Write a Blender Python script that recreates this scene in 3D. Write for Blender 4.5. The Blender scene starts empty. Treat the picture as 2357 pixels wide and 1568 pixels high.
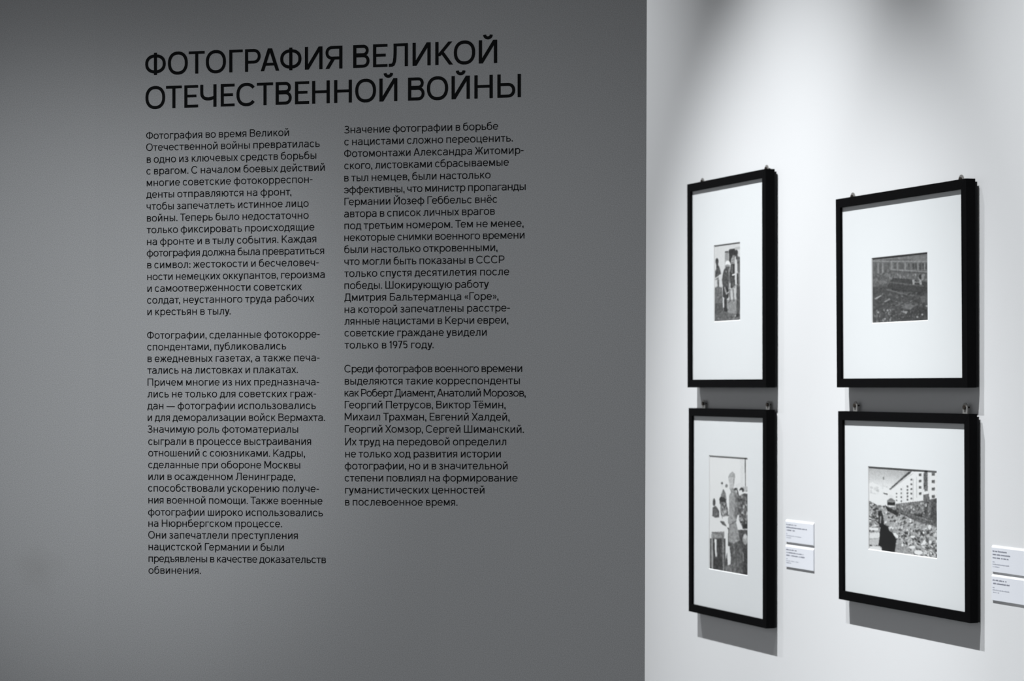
import bpy, bmesh, math, random
import numpy as np
from mathutils import Vector, Matrix

# ------------------------------------------------------------------ camera, world, lights, exposure
S = bpy.context.scene
COL = S.collection
FPX, PW, PH = 5238.0, 2357.0, 1568.0          # focal length in pixels, frame size
CX, HY = 1178.5, 888.0                        # principal column, horizon row
EYE = 1.50                                    # eye height
S.view_settings.view_transform = 'Standard'
S.view_settings.look = 'None'
S.view_settings.gamma = 1.0
S.view_settings.use_curve_mapping = False
S.view_settings.exposure = 0.0

cam_d = bpy.data.cameras.new('camera')
cam = bpy.data.objects.new('camera', cam_d); COL.objects.link(cam)
cam.location = (0, 0, EYE); cam.rotation_euler = (math.pi/2, 0, 0)
cam_d.sensor_fit = 'HORIZONTAL'; cam_d.sensor_width = 36.0
cam_d.lens = FPX/PW*36.0
cam_d.shift_y = (HY-PH/2)/PW
cam_d.clip_start = 0.05
cam_d.dof.use_dof = True; cam_d.dof.focus_distance = 3.36; cam_d.dof.aperture_fstop = 14.0
S.camera = cam

# the two walls: each plumb, given by the column of its vanishing point and one depth
ZE = 3.2                                                  # depth of the partition's free end
def wall_basis(xv, x0, z0):
    t = Vector((CX-xv, -FPX, 0)).normalized()            # unit vector along the wall, towards the right of the picture
    n = Vector((t.y, -t.x, 0))                           # wall normal on the viewer's side
    p = Vector(((x0-CX)/FPX*z0, z0, 0))
    return p, t, n
RP, RU, RN = wall_basis(-730.0, 1582.0, 5.613)           # white wall with the pictures
LP, LU, LN = wall_basis(-17000.0, 1486.4, ZE)          # grey partition with the lettering
if RN.y > 0: RN = -RN
if LN.y > 0: LN = -LN
def hit(P, T, N, x, y, off=0.0):
    """point (u, z) of the wall plane shifted by off along its normal seen at pixel x, y"""
    d = Vector(((x-CX)/FPX, 1.0, (HY-y)/FPX))
    Q = P + N*off
    s = (Q.x*N.x+Q.y*N.y)/(d.x*N.x+d.y*N.y)
    w = d*s
    return (w-Q).dot(T), EYE+w.z
def rw(x, y, off=0.0): return hit(RP, RU, RN, x, y, off)
def lw(x, y, off=0.0): return hit(LP, LU, LN, x, y, off)

W = bpy.data.worlds.new('world'); S.world = W; W.use_nodes = True
W.node_tree.nodes['Background'].inputs[0].default_value = (0.965, 0.985, 1.01, 1)
W.node_tree.nodes['Background'].inputs[1].default_value = 0.40

def aim(o, tgt):
    o.rotation_euler = (Vector(tgt)-o.location).to_track_quat('-Z', 'Y').to_euler()
def spot(name, loc, tgt, power, cone, blend, radius=0.018, col=(0.952, 0.978, 1.0)):
    d = bpy.data.lights.new(name, 'SPOT'); o = bpy.data.objects.new(name, d); COL.objects.link(o)
    o.location = loc; d.energy = power; d.spot_size = math.radians(cone); d.spot_blend = blend
    d.shadow_soft_size = radius; d.color = col; aim(o, tgt); return o
def rpt(u, z, off=0.0): 
    v = RP + RU*u + RN*off; v.z = z; return v
def lpt(u, z, off=0.0):
    v = LP + LU*u + LN*off; v.z = z; return v
uA, _ = rw(1830, 900); uB1, _ = rw(2229, 900)
TRK, TH = 1.5, 4.32                                       # ceiling track: distance from the wall, height
spot('track_spot', rpt(uA+0.00, TH, TRK), rpt(uA+0.00, 0.62), 745, 39.2, 1.0)
spot('track_spot', rpt(uB1+0.36, TH, TRK), rpt(uB1+0.36, 0.80), 440, 40.6, 1.0)
spot('track_spot', rpt(uA-1.55, TH, TRK), rpt(uA-1.08, 1.75), 210, 41, 1.0)
# lamps that wash the grey partition
gu, gz = lw(130, 860)
spot('wall_washer', lpt(gu-0.1, 2.4, 2.6), lpt(gu, gz), 100, 25, 1.0, 0.10)
gu, gz = lw(1000, 1150)
spot('wall_washer', lpt(gu-0.6, 2.4, 2.6), lpt(gu, gz), 58, 36, 1.0, 0.10)

# ------------------------------------------------------------------ materials
def mat(name, base, rough=0.6, spec=0.3, metal=0.0, noise=None, bump=None, stain=None):
    m = bpy.data.materials.new(name); m.use_nodes = True
    nt = m.node_tree; b = nt.nodes['Principled BSDF']
    b.inputs['Base Color'].default_value = (*base, 1); b.inputs['Roughness'].default_value = rough
    b.inputs['Specular IOR Level'].default_value = spec; b.inputs['Metallic'].default_value = metal
    tc = nt.nodes.new('ShaderNodeTexCoord')
    out = None
    if noise:
        sc, amt = noise
        n = nt.nodes.new('ShaderNodeTexNoise'); n.inputs['Scale'].default_value = sc; n.inputs['Detail'].default_value = 2
        nt.links.new(tc.outputs['Object'], n.inputs['Vector'])
        r = nt.nodes.new('ShaderNodeMapRange')
        r.inputs['From Min'].default_value = 0.25; r.inputs['From Max'].default_value = 0.75
        r.inputs['To Min'].default_value = 1-amt; r.inputs['To Max'].default_value = 1+amt
        nt.links.new(n.outputs['Fac'], r.inputs['Value'])
        mx = nt.nodes.new('ShaderNodeVectorMath'); mx.operation = 'SCALE'
        mx.inputs[0].default_value = base; nt.links.new(r.outputs[0], mx.inputs['Scale'])
        out = mx.outputs[0]
    if stain:                                            # a faint smudge on the paint, at a fixed spot of the wall
        (sx, sy, sz), rad, tint = stain
        vs = nt.nodes.new('ShaderNodeVectorMath'); vs.operation = 'DISTANCE'
        geo = nt.nodes.new('ShaderNodeNewGeometry')
        nt.links.new(geo.outputs['Position'], vs.inputs[0]); vs.inputs[1].default_value = (sx, sy, sz)
        n2 = nt.nodes.new('ShaderNodeTexNoise'); n2.inputs['Scale'].default_value = 28
        nt.links.new(geo.outputs['Position'], n2.inputs['Vector'])
        ad = nt.nodes.new('ShaderNodeMath'); ad.operation = 'MULTIPLY_ADD'
        nt.links.new(n2.outputs['Fac'], ad.inputs[0]); ad.inputs[1].default_value = rad*1.2
        nt.links.new(vs.outputs['Value'], ad.inputs[2])
        mr = nt.nodes.new('ShaderNodeMapRange'); mr.inputs['From Min'].default_value = rad*0.5
        mr.inputs['From Max'].default_value = rad*1.6; mr.inputs['To Min'].default_value = tint; mr.inputs['To Max'].default_value = 0
        nt.links.new(ad.outputs[0], mr.inputs['Value'])
        mix = nt.nodes.new('ShaderNodeMix'); mix.data_type = 'RGBA'
        nt.links.new(mr.outputs[0], mix.inputs['Factor']); nt.links.new(out, mix.inputs['A'])
        mix.inputs['B'].default_value = (0.16, 0.145, 0.12, 1); out = mix.outputs['Result']
    if out: nt.links.new(out, b.inputs['Base Color'])
    if bump:
        sc, st = bump
        n = nt.nodes.new('ShaderNodeTexNoise'); n.inputs['Scale'].default_value = sc; n.inputs['Detail'].default_value = 3
        nt.links.new(tc.outputs['Object'], n.inputs['Vector'])
        bp = nt.nodes.new('ShaderNodeBump'); bp.inputs['Strength'].default_value = st; bp.inputs['Distance'].default_value = 0.0006
        nt.links.new(n.outputs['Fac'], bp.inputs['Height']); nt.links.new(bp.outputs[0], b.inputs['Normal'])
    return m
su, sz_ = lw(88, 1312); sp = lpt(su, sz_)
M_GREY = [mat('grey_wall_paint', (0.442*k, 0.450*k, 0.459*k), 0.85, 0.12, noise=(800, 0.20), bump=(260, 0.25),
              stain=((sp.x, sp.y, sp.z), 0.045, 0.13)) for k in (1.0, 1.012, 0.992)]
M_WHITE = mat('white_wall_paint', (0.83, 0.835, 0.84), 0.8, 0.15, noise=(350, 0.012), bump=(200, 0.12))
M_FLOOR = mat('grey_concrete', (0.30, 0.30, 0.305), 0.5, 0.3, noise=(6, 0.12))
M_CEIL = mat('ceiling_paint', (0.12, 0.12, 0.125), 0.9, 0.1, noise=(6, 0.05))
M_VINYL = mat('black_vinyl', (0.006, 0.0066, 0.0072), 0.6, 0.05, noise=(300, 0.15))
M_FRAME = mat('black_lacquered_wood', (0.0036, 0.0036, 0.0040), 0.6, 0.03, noise=(160, 0.15), bump=(150, 0.12))
M_BACK = mat('black_backing', (0.006, 0.006, 0.007), 0.7, 0.2, noise=(90, 0.1))
M_MAT = mat('white_mat_board', (0.86, 0.865, 0.87), 0.9, 0.05, noise=(900, 0.012))
M_BEVEL = mat('mat_core', (0.90, 0.89, 0.885), 0.9, 0.05, noise=(900, 0.01))
M_STEEL = mat('zinc_plate', (0.30, 0.295, 0.285), 0.45, 0.4, metal=0.35, noise=(400, 0.1))
M_SCREW = mat('dark_screw', (0.035, 0.026, 0.02), 0.5, 0.4, metal=0.4, noise=(500, 0.1))
M_FOAM = mat('white_foam_board', (0.86, 0.88, 0.93), 0.75, 0.1, noise=(300, 0.01))
M_EDGE = mat('white_foam_edge', (0.93, 0.94, 0.95), 0.8, 0.1, noise=(300, 0.01))
M_INK = mat('grey_print', (0.30, 0.31, 0.37), 0.7, 0.1, noise=(500, 0.1))
M_INK2 = mat('pale_print', (0.50, 0.52, 0.58), 0.7, 0.1, noise=(500, 0.1))
def glass_mat():
    m = bpy.data.materials.new('picture_glass'); m.use_nodes = True; nt = m.node_tree; nt.nodes.clear()
    o = nt.nodes.new('ShaderNodeOutputMaterial'); mx = nt.nodes.new('ShaderNodeMixShader')
    t = nt.nodes.new('ShaderNodeBsdfTransparent'); g = nt.nodes.new('ShaderNodeBsdfGlossy')
    t.inputs[0].default_value = (0.985, 0.99, 0.99, 1); g.inputs['Roughness'].default_value = 0.02
    f = nt.nodes.new('ShaderNodeFresnel'); f.inputs[0].default_value = 1.24
    ge = nt.nodes.new('ShaderNodeNewGeometry'); sub = nt.nodes.new('ShaderNodeMath'); sub.operation = 'SUBTRACT'; sub.inputs[0].default_value = 1
    mu = nt.nodes.new('ShaderNodeMath'); mu.operation = 'MULTIPLY'      # only the outer face reflects; rays leave the pane unhindered
    nt.links.new(ge.outputs['Backfacing'], sub.inputs[1]); nt.links.new(f.outputs[0], mu.inputs[0]); nt.links.new(sub.outputs[0], mu.inputs[1])
    nt.links.new(mu.outputs[0], mx.inputs[0]); nt.links.new(t.outputs[0], mx.inputs[1]); nt.links.new(g.outputs[0], mx.inputs[2])
    nt.links.new(mx.outputs[0], o.inputs[0]); return m
M_GLASS = glass_mat()
def print_mat():
    m = bpy.data.materials.new('photo_print'); m.use_nodes = True; nt = m.node_tree; b = nt.nodes['Principled BSDF']
    a = nt.nodes.new('ShaderNodeAttribute'); a.attribute_name = 'tone'
    nt.links.new(a.outputs['Color'], b.inputs['Base Color']); b.inputs['Roughness'].default_value = 0.6
    b.inputs['Specular IOR Level'].default_value = 0.15
    return m
M_PRINT = print_mat()

# ------------------------------------------------------------------ mesh helpers
class MB:
    def __init__(s): s.v = []; s.f = []; s.mi = []
    def face(s, pts, mi=0):
        k = len(s.v); s.v += [tuple(p) for p in pts]; s.f.append(tuple(range(k, k+len(pts)))); s.mi.append(mi)
    def box(s, x0, x1, y0, y1, z0, z1, mi=0):
        k = len(s.v)
        s.v += [(x, y, z) for z in (z0, z1) for y in (y0, y1) for x in (x0, x1)]
        for f in ((0, 2, 3, 1), (4, 5, 7, 6), (0, 1, 5, 4), (2, 6, 7, 3), (0, 4, 6, 2), (1, 3, 7, 5)):
            s.f.append(tuple(k+i for i in f)); s.mi.append(mi)
    def prism(s, pts, y0, y1, mi=0):
        """outline in x, z pulled from y0 to y1"""
        n = len(pts); k = len(s.v)
        s.v += [(p[0], y0, p[1]) for p in pts]+[(p[0], y1, p[1]) for p in pts]
        s.f.append(tuple(range(k, k+n))); s.f.append(tuple(range(k+2*n-1, k+n-1, -1))); s.mi += [mi, mi]
        for i in range(n):
            j = (i+1) % n; s.f.append((k+i, k+n+i, k+n+j, k+j)); s.mi.append(mi)
    def mesh(s, name, mats, bevel=0):
        me = bpy.data.meshes.new(name); me.from_pydata(s.v, [], s.f)
        for m in mats: me.materials.append(m)
        me.polygons.foreach_set('material_index', s.mi)
        me.update()
        bm = bmesh.new(); bm.from_mesh(me)
        if bevel:
            bmesh.ops.remove_doubles(bm, verts=bm.verts, dist=1e-6)
            bmesh.ops.bevel(bm, geom=[e for e in bm.edges if e.calc_face_angle(0) > 0.6], offset=bevel, segments=2, affect='EDGES', profile=0.6)
        bmesh.ops.recalc_face_normals(bm, faces=bm.faces)
        bm.to_mesh(me); bm.free()
        return me
def link(name, me, parent=None):
    o = bpy.data.objects.new(name, me); COL.objects.link(o)
    if parent: o.parent = parent
    return o
def build(name, mb, mats, parent=None, bevel=0):
    if not isinstance(mats, (list, tuple)): mats = [mats]
    return link(name, mb.mesh(name, mats, bevel), parent)
def tag(o, label=None, cat=None, group=None, kind=None):
    if label: o['label'] = label
    if cat: o['category'] = cat
    if group: o['group'] = group
    if kind: o['kind'] = kind
    return o
RANG = math.atan2(RU.y, RU.x); LANG = math.atan2(LU.y, LU.x)
# in a wall's own axes: x along the wall to the right, z up, y into the wall (minus y is towards the viewer)
def rframe(o, u, z, off=0.0, lean=0.0):
    p = rpt(u, z, off); o.location = p; o.rotation_euler = (lean, 0, RANG)
def lframe(o, u, z, off=0.0):
    p = lpt(u, z, off); o.location = p; o.rotation_euler = (0, 0, LANG)

# ------------------------------------------------------------------ the setting
CEILZ = 4.6
m = MB(); m.box(-7, 7, -4, 11, -0.12, 0.0); tag(build('floor', m, M_FLOOR), 'grey concrete gallery floor below the picture', 'floor', kind='structure')
m = MB(); m.box(-7, 7, -4, 11, CEILZ, CEILZ+0.12); tag(build('ceiling', m, M_CEIL), 'dark gallery ceiling above the picture', 'ceiling', kind='structure')
m = MB(); m.box(-4.2, 8.2, 0.0, 0.15, 0.0, CEILZ)
o = build('wall_right', m, M_WHITE); rframe(o, 0, 0)
tag(o, 'brightly lit white wall that carries the framed photographs', 'wall', kind='structure')
# grey partition made of flush painted sheets; right end not quite plumb
wl = bpy.data.objects.new('wall_left', None); COL.objects.link(wl); lframe(wl, 0, 0)
tag(wl, 'dark grey painted partition that carries the black lettering', 'wall', kind='structure')
def edge_u(z):                                            # column 1488.8 at the top of the frame, 1484.0 at the bottom
    y = HY-(z-EYE)*FPX/ZE
    return lw(1488.8-4.8*y/1568.0, y)[0]
WH = 3.5
xs = [lw(-1500, 800)[0], lw(-700, 800)[0], lw(220, 800)[0], lw(535, 800)[0], lw(1008, 800)[0]]
for i in range(5):
    a = xs[i]; m = MB()
    b0, b1 = (xs[i+1], xs[i+1]) if i < 4 else (edge_u(0.0), edge_u(WH))
    m.prism([(a, 0), (b0, 0), (b1, WH), (a, WH)], 0.0, 0.10)
    if i == 4:                                            # the free end is cut back at an angle behind its front edge
        for j_ in (5, 6): x_, y_, z_ = m.v[j_]; m.v[j_] = (x_-0.06, y_, z_)
    build('panel', m, M_GREY[(0, 1, 0, 2, 0)[i]], wl)

# ------------------------------------------------------------------ lettering: a humanist grotesque drawn stroke by stroke (cap height 1)
def sup(cx, cy, rx, ry, a0, a1, n, e=2.25):
    r = []
    for i in range(n+1):
        a = math.radians(a0+(a1-a0)*i/n); c, s_ = math.cos(a), math.sin(a)
        r.append((cx+rx*math.copysign(abs(c)**(2/e), c), cy+ry*math.copysign(abs(s_)**(2/e), s_)))
    return r
CAPW = dict(zip('АБВГДЕЖЗИЙКЛМНОПРСТУФХЦЧШЩЬЫЭЮЯЁ', (.82, .70, .71, .60, .86, .62, 1.06, .68, .77, .77, .75, .82, .90, .77, .905, .77, .70, .87, .716, .76, .94, .78, .84, .73, 1.06, 1.16, .68, .98, .84, 1.14, .74, .62)))
CAPW = {k_: v_*1.07 for k_, v_ in CAPW.items()}
LOWW = dict(zip('абвгдежзийклмнопрстуфхцчшщъыьэюяё', (.655, .73, .62, .52, .765, .71, .96, .58, .63, .63, .615, .68, .79, .64, .735, .63, .70, .66, .62, .665, .945, .67, .735, .605, .90, .99, .72, .80, .60, .65, .97, .60, .71)))
SB = {}                                                   # side bearings: s straight, r round, o open
for c in 'БВЕЁНИЙПРЬКМШ': SB[c] = 's'
def bearings(c):
    L = .106; R = .052; O = .012
    k = c.upper()
    left = {'А': O, 'Д': .02, 'Ж': O, 'З': .03, 'Л': .02, 'Т': .024, 'У': O, 'Х': O, 'Я': .03, 'О': R, 'С': R, 'Ф': R, 'Э': .035, 'Ч': .07, 'Ъ': .015}.get(k, L)
    right = {'А': O, 'Б': R, 'В': R, 'Г': .005, 'Д': .02, 'Е': .04, 'Ж': O, 'З': R, 'К': O, 'О': R, 'С': .03, 'Р': .035, 'Т': .024, 'У': O, 'Ф': R, 'Х': O, 'Ц': .02, 'Щ': .02, 'Ь': R, 'Ъ': R, 'Э': R, 'Ю': R}.get(k, L)
    if c in 'аеё': left = R
    if c == 'а': right = .095
    if c in 'еёсё': right = .045
    if c == 'б': left = R
    if c == 'г': right = .01
    return left, right
def glyph(c, w):
    """strokes [(points, width, closed)], quads [points], ink width, left and right bearing"""
    st = []; po = []; h = w/2; q = w*(0.85 if w > .13 else 0.92); k = q/2; t = w*1.22
    def V(x, a, b): st.append(([(x, a), (x, b)], w, False))
    def Hz(a, b, y): st.append(([(a, y), (b, y)], q, False))
    def D(x0, y0, x1, y1, tt=None):
        tt = tt or t; po.append([(x0, y0), (x0+tt, y0), (x1+tt, y1), (x1, y1)])
    def S_(pts, ww=None, closed=False): st.append((pts, ww or w*.96, closed))
    if c == ' ': return st, po, 0, .145, .145
    if c in '.,:;':
        d = w*1.22
        po.append([(0, 0), (d, 0), (d, d), (0, d)])
        if c == ',': po[-1] = [(0, 0), (d*.45, -.17), (d*.95, -.17), (d, 0), (d, d), (0, d)]
        if c == ':': po.append([(0, .48), (d, .48), (d, .48+d), (0, .48+d)])
        return st, po, d, .07, .07
    if c == '-': Hz(0, .36, .40); return st, po, .36, .05, .05
    if c == '—': Hz(0, 1.22, .36); return st, po, 1.22, .05, .05
    if c in '«»':
        for o_ in (0, .24):
            p = [(.20+o_, .62), (.04+o_, .38), (.20+o_, .14)]
            if c == '»': p = [(.24+.24-x+.0, y) for x, y in p]
            S_(p, w*.8)
        return st, po, .46, .07, .07
    if c in '1579':
        if c == '1': V(.26-h, 0, 1); S_([(0, .78), (.12, .84), (.26-h, .97)], w*.95); return st, po, .26, .03, .10
        if c == '7': Hz(0, .58, 1-k); D(.10, 0, .58-t, 1-q*.6); return st, po, .58, .03, .03
        if c == '5':
            Hz(.08, .55, 1-k); S_([(.11, 1-k), (.075, .50)]); S_([(.075, .50)]+sup(.30, .325, .30-h, .325-h, 128, -150, 16)); return st, po, .60, .05, .05
        S_(sup(.31, .66, .31-h, .34-h, 0, 360, 20)[:-1], closed=True)
        S_([(.60-h*.6, .60), (.55, .42), (.40, .18), (.26, 0)]); return st, po, .62, .05, .05
    cap = c.isupper(); H = 1.0 if cap else 0.738; Wd = (CAPW if cap else LOWW)[c]; x1 = Wd
    n = 26 if w > .12 else 18
    C = c.upper(); ov = .012
    def bowl(xs_, xr, y0, y1):                            # D shaped bowl closed on the left by a stem
        k = w*.455; ry = (y1-y0)/2-k; cy = (y0+y1)/2; rx = min(ry*1.0, (xr-xs_)*.75); cxx = xr-h-rx
        S_([(xs_, y1-k)]+sup(cxx, cy, rx, ry, 90, -90, 12, 2.1)+[(xs_, y0+k)], w*.91)
    def base(C, H, x1):
        if C == 'Н': V(h, 0, H); V(x1-h, 0, H); Hz(h, x1-h, H*.515)
        elif C == 'П': V(h, 0, H); V(x1-h, 0, H); Hz(0, x1, H-k)
        elif C == 'Г': V(h, 0, H); Hz(0, x1, H-k)
        elif C == 'Т': V(x1/2, 0, H); Hz(0, x1, H-k)
        elif C in 'ИЙ':
            V(h, 0, H); V(x1-h, 0, H); D(0, 0, x1-t, H)
            if C == 'Й':
                S_(sup(x1/2, H+(.225 if cap else .30), .15 if cap else .14, .135, 178, 362, 10, 2), w*.92)
        elif C == 'К':
            V(h, 0, H); y0, y1 = .38*H, H; a, b = w*.3, x1-.03-t; D(a, y0, b, y1)
            yj = .56*H; xj = a+(b-a)*(yj-y0)/(y1-y0); D(x1-t, 0, xj, yj)
        elif C == 'Ж':
            m_ = x1/2; V(m_, 0, H)
            for sgn in (1, -1):
                a, b, y0 = m_+w*.0, x1-.02-t, .38*H; yj = .54*H; xj = a+(b-a)*(yj-y0)/(H-y0)
                qs = [[(a, y0), (a+t, y0), (b+t, H), (b, H)], [(x1-t, 0), (x1, 0), (xj+t, yj), (xj, yj)]]
                for qq in qs: po.append(qq if sgn > 0 else [(x1-x, y) for x, y in qq])
        elif C == 'Х': D(0, 0, x1-t*1.02, H); D(x1-t*1.02, 0, 0, H)
        elif C == 'У':
            xm = x1/2-t*.5; dn = -.25 if not cap else 0
            b = x1-t; s_ = (b-xm)/H; yt = dn+w*.4
            D(xm-.02, .01, 0, H); D(xm+s_*yt, yt, b, H)
            S_([(xm+s_*yt-.17, dn+k), (xm+s_*yt-.05, dn+k), (xm+s_*yt+t*.5, yt+.03)], w*.9)
        elif C == 'Л':
            V(x1-h, 0, H); a = .24*x1/.82*1.0+h*.5 if cap else .20*x1/.62+h*.6
            Hz(a-h, x1, H-k)
            S_([(a, H), (a-.002, .62*H), (a-.012, .40*H), (a-.035, .22*H), (a-.085, .10*H), (a-.15, k*1.05), (0, k*.95)] if cap else
               [(a, H), (a-.004, .60*H), (a-.02, .38*H), (a-.05, .17*H), (a-.10, k*1.3), (0, k)])
        elif C == 'Д':
            r_ = x1-.10-h+.0; a = .22*x1+h*.6
            V(r_, 0, H); Hz(a-h, r_+h, H-k); Hz(0, x1, k)
            S_([(a, H), (a-.01, .58*H), (a-.04, .32*H), (a-.085, q*.6)])
            d = .19 if cap else .165; V(h, -d, q); V(x1-h, -d, q)
        elif C == 'М':
            V(h, 0, H); V(x1-h, 0, H); vy = .17*H if cap else .10*H
            D(x1/2-t*.5, vy, 0, H); D(x1/2-t*.5, vy, x1-t, H)
        elif C in 'ШЩ':
            e = .10 if C == 'Щ' else 0; r_ = x1-e
            V(h, 0, H); V(r_/2, 0, H); V(r_-h, 0, H); Hz(0, x1, k)
            if e: V(x1-h, -.165, q)
        elif C == 'Ц':
            r_ = x1-.10; V(h, 0, H); V(r_-h, 0, H); Hz(0, x1, k); V(x1-h, -.165, q)
        elif C == 'Ч':
            V(x1-h, 0, H); S_([(h, H), (h, .66*H)]+sup(x1*.5, .62*H, x1*.5-h, .26*H, 180, 285, 8)[1:]+[(x1-h, .43*H)], w*.97)
        elif C in 'ЗЭ':
            if C == 'З':
                S_(sup(x1*.46, .755*H, x1*.45-h, .245*H-k+ov, 158, -88, 16, 2.1)+[(x1*.30, .51*H)])
                S_([(x1*.30, .51*H)]+sup(x1*.47, .262*H, x1*.53-h, .262*H-k+ov, 88, -160, 16, 2.1))
            else:
                S_(sup(x1*.45, H/2, x1*.55-h, H/2-k+ov, 150, -150, 22)); Hz(x1*.30, x1-h, H*.51)
        elif C == 'Ю':
            ow = CAPW['О']*.93 if cap else LOWW['о']*.97
            V(h, 0, H); Hz(h, x1-ow+w*.6, H*.51); S_(sup(x1-ow/2, H/2, ow/2-h, H/2-k+ov, 0, 360, n)[:-1], closed=True)
        elif C == 'Я':
            i = len(st); V(h, 0, H); bowl(h, x1, .40*H if cap else .37*H, H)
            for j in range(i, len(st)): st[j] = ([(x1-x, y) for x, y in st[j][0]], st[j][1], st[j][2])
            D(0, 0, x1*.40-t*.3, .42*H, t*1.02)
        elif C == 'В':
            V(h, 0, H); bowl(h, x1*.95, H*.515-k*.2, H); bowl(h, x1, 0, H*.515+k*1.2)
        elif C == 'Ь': V(h, 0, H); bowl(h, x1, 0, .60*H if cap else .61*H)
        elif C == 'Ъ': V(.17+h, 0, H); Hz(0, .17+h, H-k); bowl(.17+h, x1, 0, .61*H)
        elif C == 'Ы':
            V(h, 0, H); bowl(h, x1-w-(.10 if cap else .105), 0, .63*H if cap else .61*H); V(x1-h, 0, H)
        elif C == 'Б': V(h, 0, H); Hz(0, x1*.92, H-k); bowl(h, x1, 0, .58*H)
        elif C == 'О': S_(sup(x1/2, H/2, x1/2-h, H/2-k+ov, 0, 360, n+4)[:-1], closed=True)
        elif C == 'С': S_(sup(x1*.52, H/2, x1*.52-h, H/2-k+ov, 38, 322, n))
    if c == 'А':
        D(0, 0, x1/2-t*.56, H, t*.90); po.append([(x1-x, y) for x, y in po[-1]]); Hz(x1*.2, x1*.8, .30)
    elif c == 'Е':
        V(h, 0, 1); Hz(0, x1, 1-k); Hz(0, x1*.88, .515); Hz(0, x1, k)
    elif c == 'Р': V(h, 0, 1); bowl(h, x1, .355, 1)
    elif c == 'Ф': V(x1/2, 0, 1); S_(sup(x1/2, .5, x1/2-h, .42-k, 0, 360, n+4)[:-1], closed=True)
    elif c == 'ф':
        V(x1/2, -.27, .955)
        S_(sup(x1/2, H/2, x1/2-h, H/2-k+ov, 0, 360, n+4)[:-1], closed=True)
    elif c == 'а':
        V(x1-h, 0, H*.70)
        S_(sup(x1*.5+.01, H*.70, x1*.5-.01-h, H*.30-k+ov, 0, 152, 10))
        yb = .225; S_([(x1-h, H*.585), (x1*.45, .56*H)]+sup(x1*.41, .215, x1*.41-h, .215-k+ov, 105, 270, 10)+[(x1*.52, k), (x1*.78, .10), (x1-h, .24)])
    elif c == 'б':
        S_(sup(x1/2, H/2-.015, x1/2-h, H/2-.015-k+ov, 0, 360, n)[:-1], closed=True)
        S_([(h, H/2), (h+.008, .66), (.12, .84), (.26, .93), (.42, .955), (.57, 1.00)])
    elif c in 'её':
        S_(sup(x1/2, H/2, x1/2-h, H/2-k+ov, -38, -360, n)); Hz(h, x1-h, H*.50)
        if c == 'ё':
            for xx in (.15, x1-.15-w*1.1): po.append([(xx, H+.14), (xx+w*1.15, H+.14), (xx+w*1.15, H+.14+w*1.15), (xx, H+.14+w*1.15)])
    elif c == 'р':
        V(h, -.27, H); S_(sup(x1/2+.005, H/2, x1/2-h, H/2-k+ov, 0, 360, n)[:-1], closed=True)
    else: base(C, H, x1)
    l, r = bearings(c)
    return st, po, x1, l, r
def strip(mb, pts, w, closed, tf):
    n = len(pts); L = []; R = []
    for i in range(n):
        p = Vector(pts[i])
        a = Vector(pts[i-1]) if (i > 0 or closed) else None
        b = Vector(pts[(i+1) % n]) if (i < n-1 or closed) else None
        d1 = (p-a).normalized() if a is not None else None
        d2 = (b-p).normalized() if b is not None else None
        d1 = d1 or d2; d2 = d2 or d1
        n1 = Vector((-d1.y, d1.x)); n2 = Vector((-d2.y, d2.x)); mm = n1+n2
        mm = n1 if mm.length < 1e-6 else mm.normalized()
        s_ = min(1/max(mm.dot(n1), .3), 1.9)*w/2
        L.append(tf(p+mm*s_)); R.append(tf(p-mm*s_))
    for i in range(n if closed else n-1):
        j = (i+1) % n; mb.face([R[i], R[j], L[j], L[i]])
_gc = {}
def G(c, w):
    if (c, w) not in _gc: _gc[(c, w)] = glyph(c, w)
    return _gc[(c, w)]
KERN = {('Г', 'е'): -.07, ('Т', 'е'): -.10, ('Т', 'р'): -.05, ('Т', 'а'): -.10, ('Т', 'ё'): -.08, ('Р', 'А'): -.05, ('Р', 'о'): -.02, ('К', 'О'): -.03, ('т', ','): -.09, ('т', 'л'): -.03,
        ('Х', 'о'): -.03, ('Х', 'а'): -.02, ('О', 'Т'): -.03, ('Т', 'О'): -.02, ('у', '.'): -.09, ('г', 'а'): -.03, ('г', 'о'): -.03, ('г', 'е'): -.03, ('т', 'о'): -.015, ('т', 'а'): -.015, ('Г', 'о'): -.07, ('А', 'Ф'): -.02, ('Г', 'Р'): .0}
def layout(txt, w, width):
    """pen positions so that the ink of the line spans width (tracking absorbs the difference)"""
    x = 0; pos = []; prev = None
    for i, c in enumerate(txt):
        st, po, iw, l, r = G(c, w)
        if i == 0: l = 0
        x += l+KERN.get((prev, c), 0); pos.append(x); x += iw+(r if i < len(txt)-1 else 0); prev = c
    tr = (width-x)/max(1, len(txt)-1)
    return [p+tr*i for i, p in enumerate(pos)], tr
LOFF = -0.0006                                            # vinyl stands 0.6 mm proud of the paint
def text_line(name, txt, x0, y0, x1, y1, capm, w, parent, letters=False):
    u0, z0 = lw(x0, y0); u1, z1 = lw(x1, y1)
    d = Vector((u1-u0, z1-z0)); Lm = d.length; d.normalize(); nrm = Vector((0, 1))
    pos, tr = layout(txt, w, Lm/capm)
    mb = MB(); lay = [0]
    for c, px in zip(txt, pos):
        if c == ' ': continue
        if letters: mb = MB()
        lay[0] = 0
        st, po, iw, l, r = G(c, w)
        def tf(p, px=px):
            u = u0+d.x*(px+p[0])*capm; z = z0+d.y*(px+p[0])*capm+p[1]*capm
            return (u, LOFF-lay[0]*8e-6, z)
        for pts, ww, cl in st: strip(mb, pts, ww, cl, tf); lay[0] += 1
        for pts in po: mb.face([tf(p) for p in pts]); lay[0] += 1
        if letters: build('letter', mb, M_VINYL, parent)
    if not letters: build(name, mb, M_VINYL, parent)
    return tr
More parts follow.
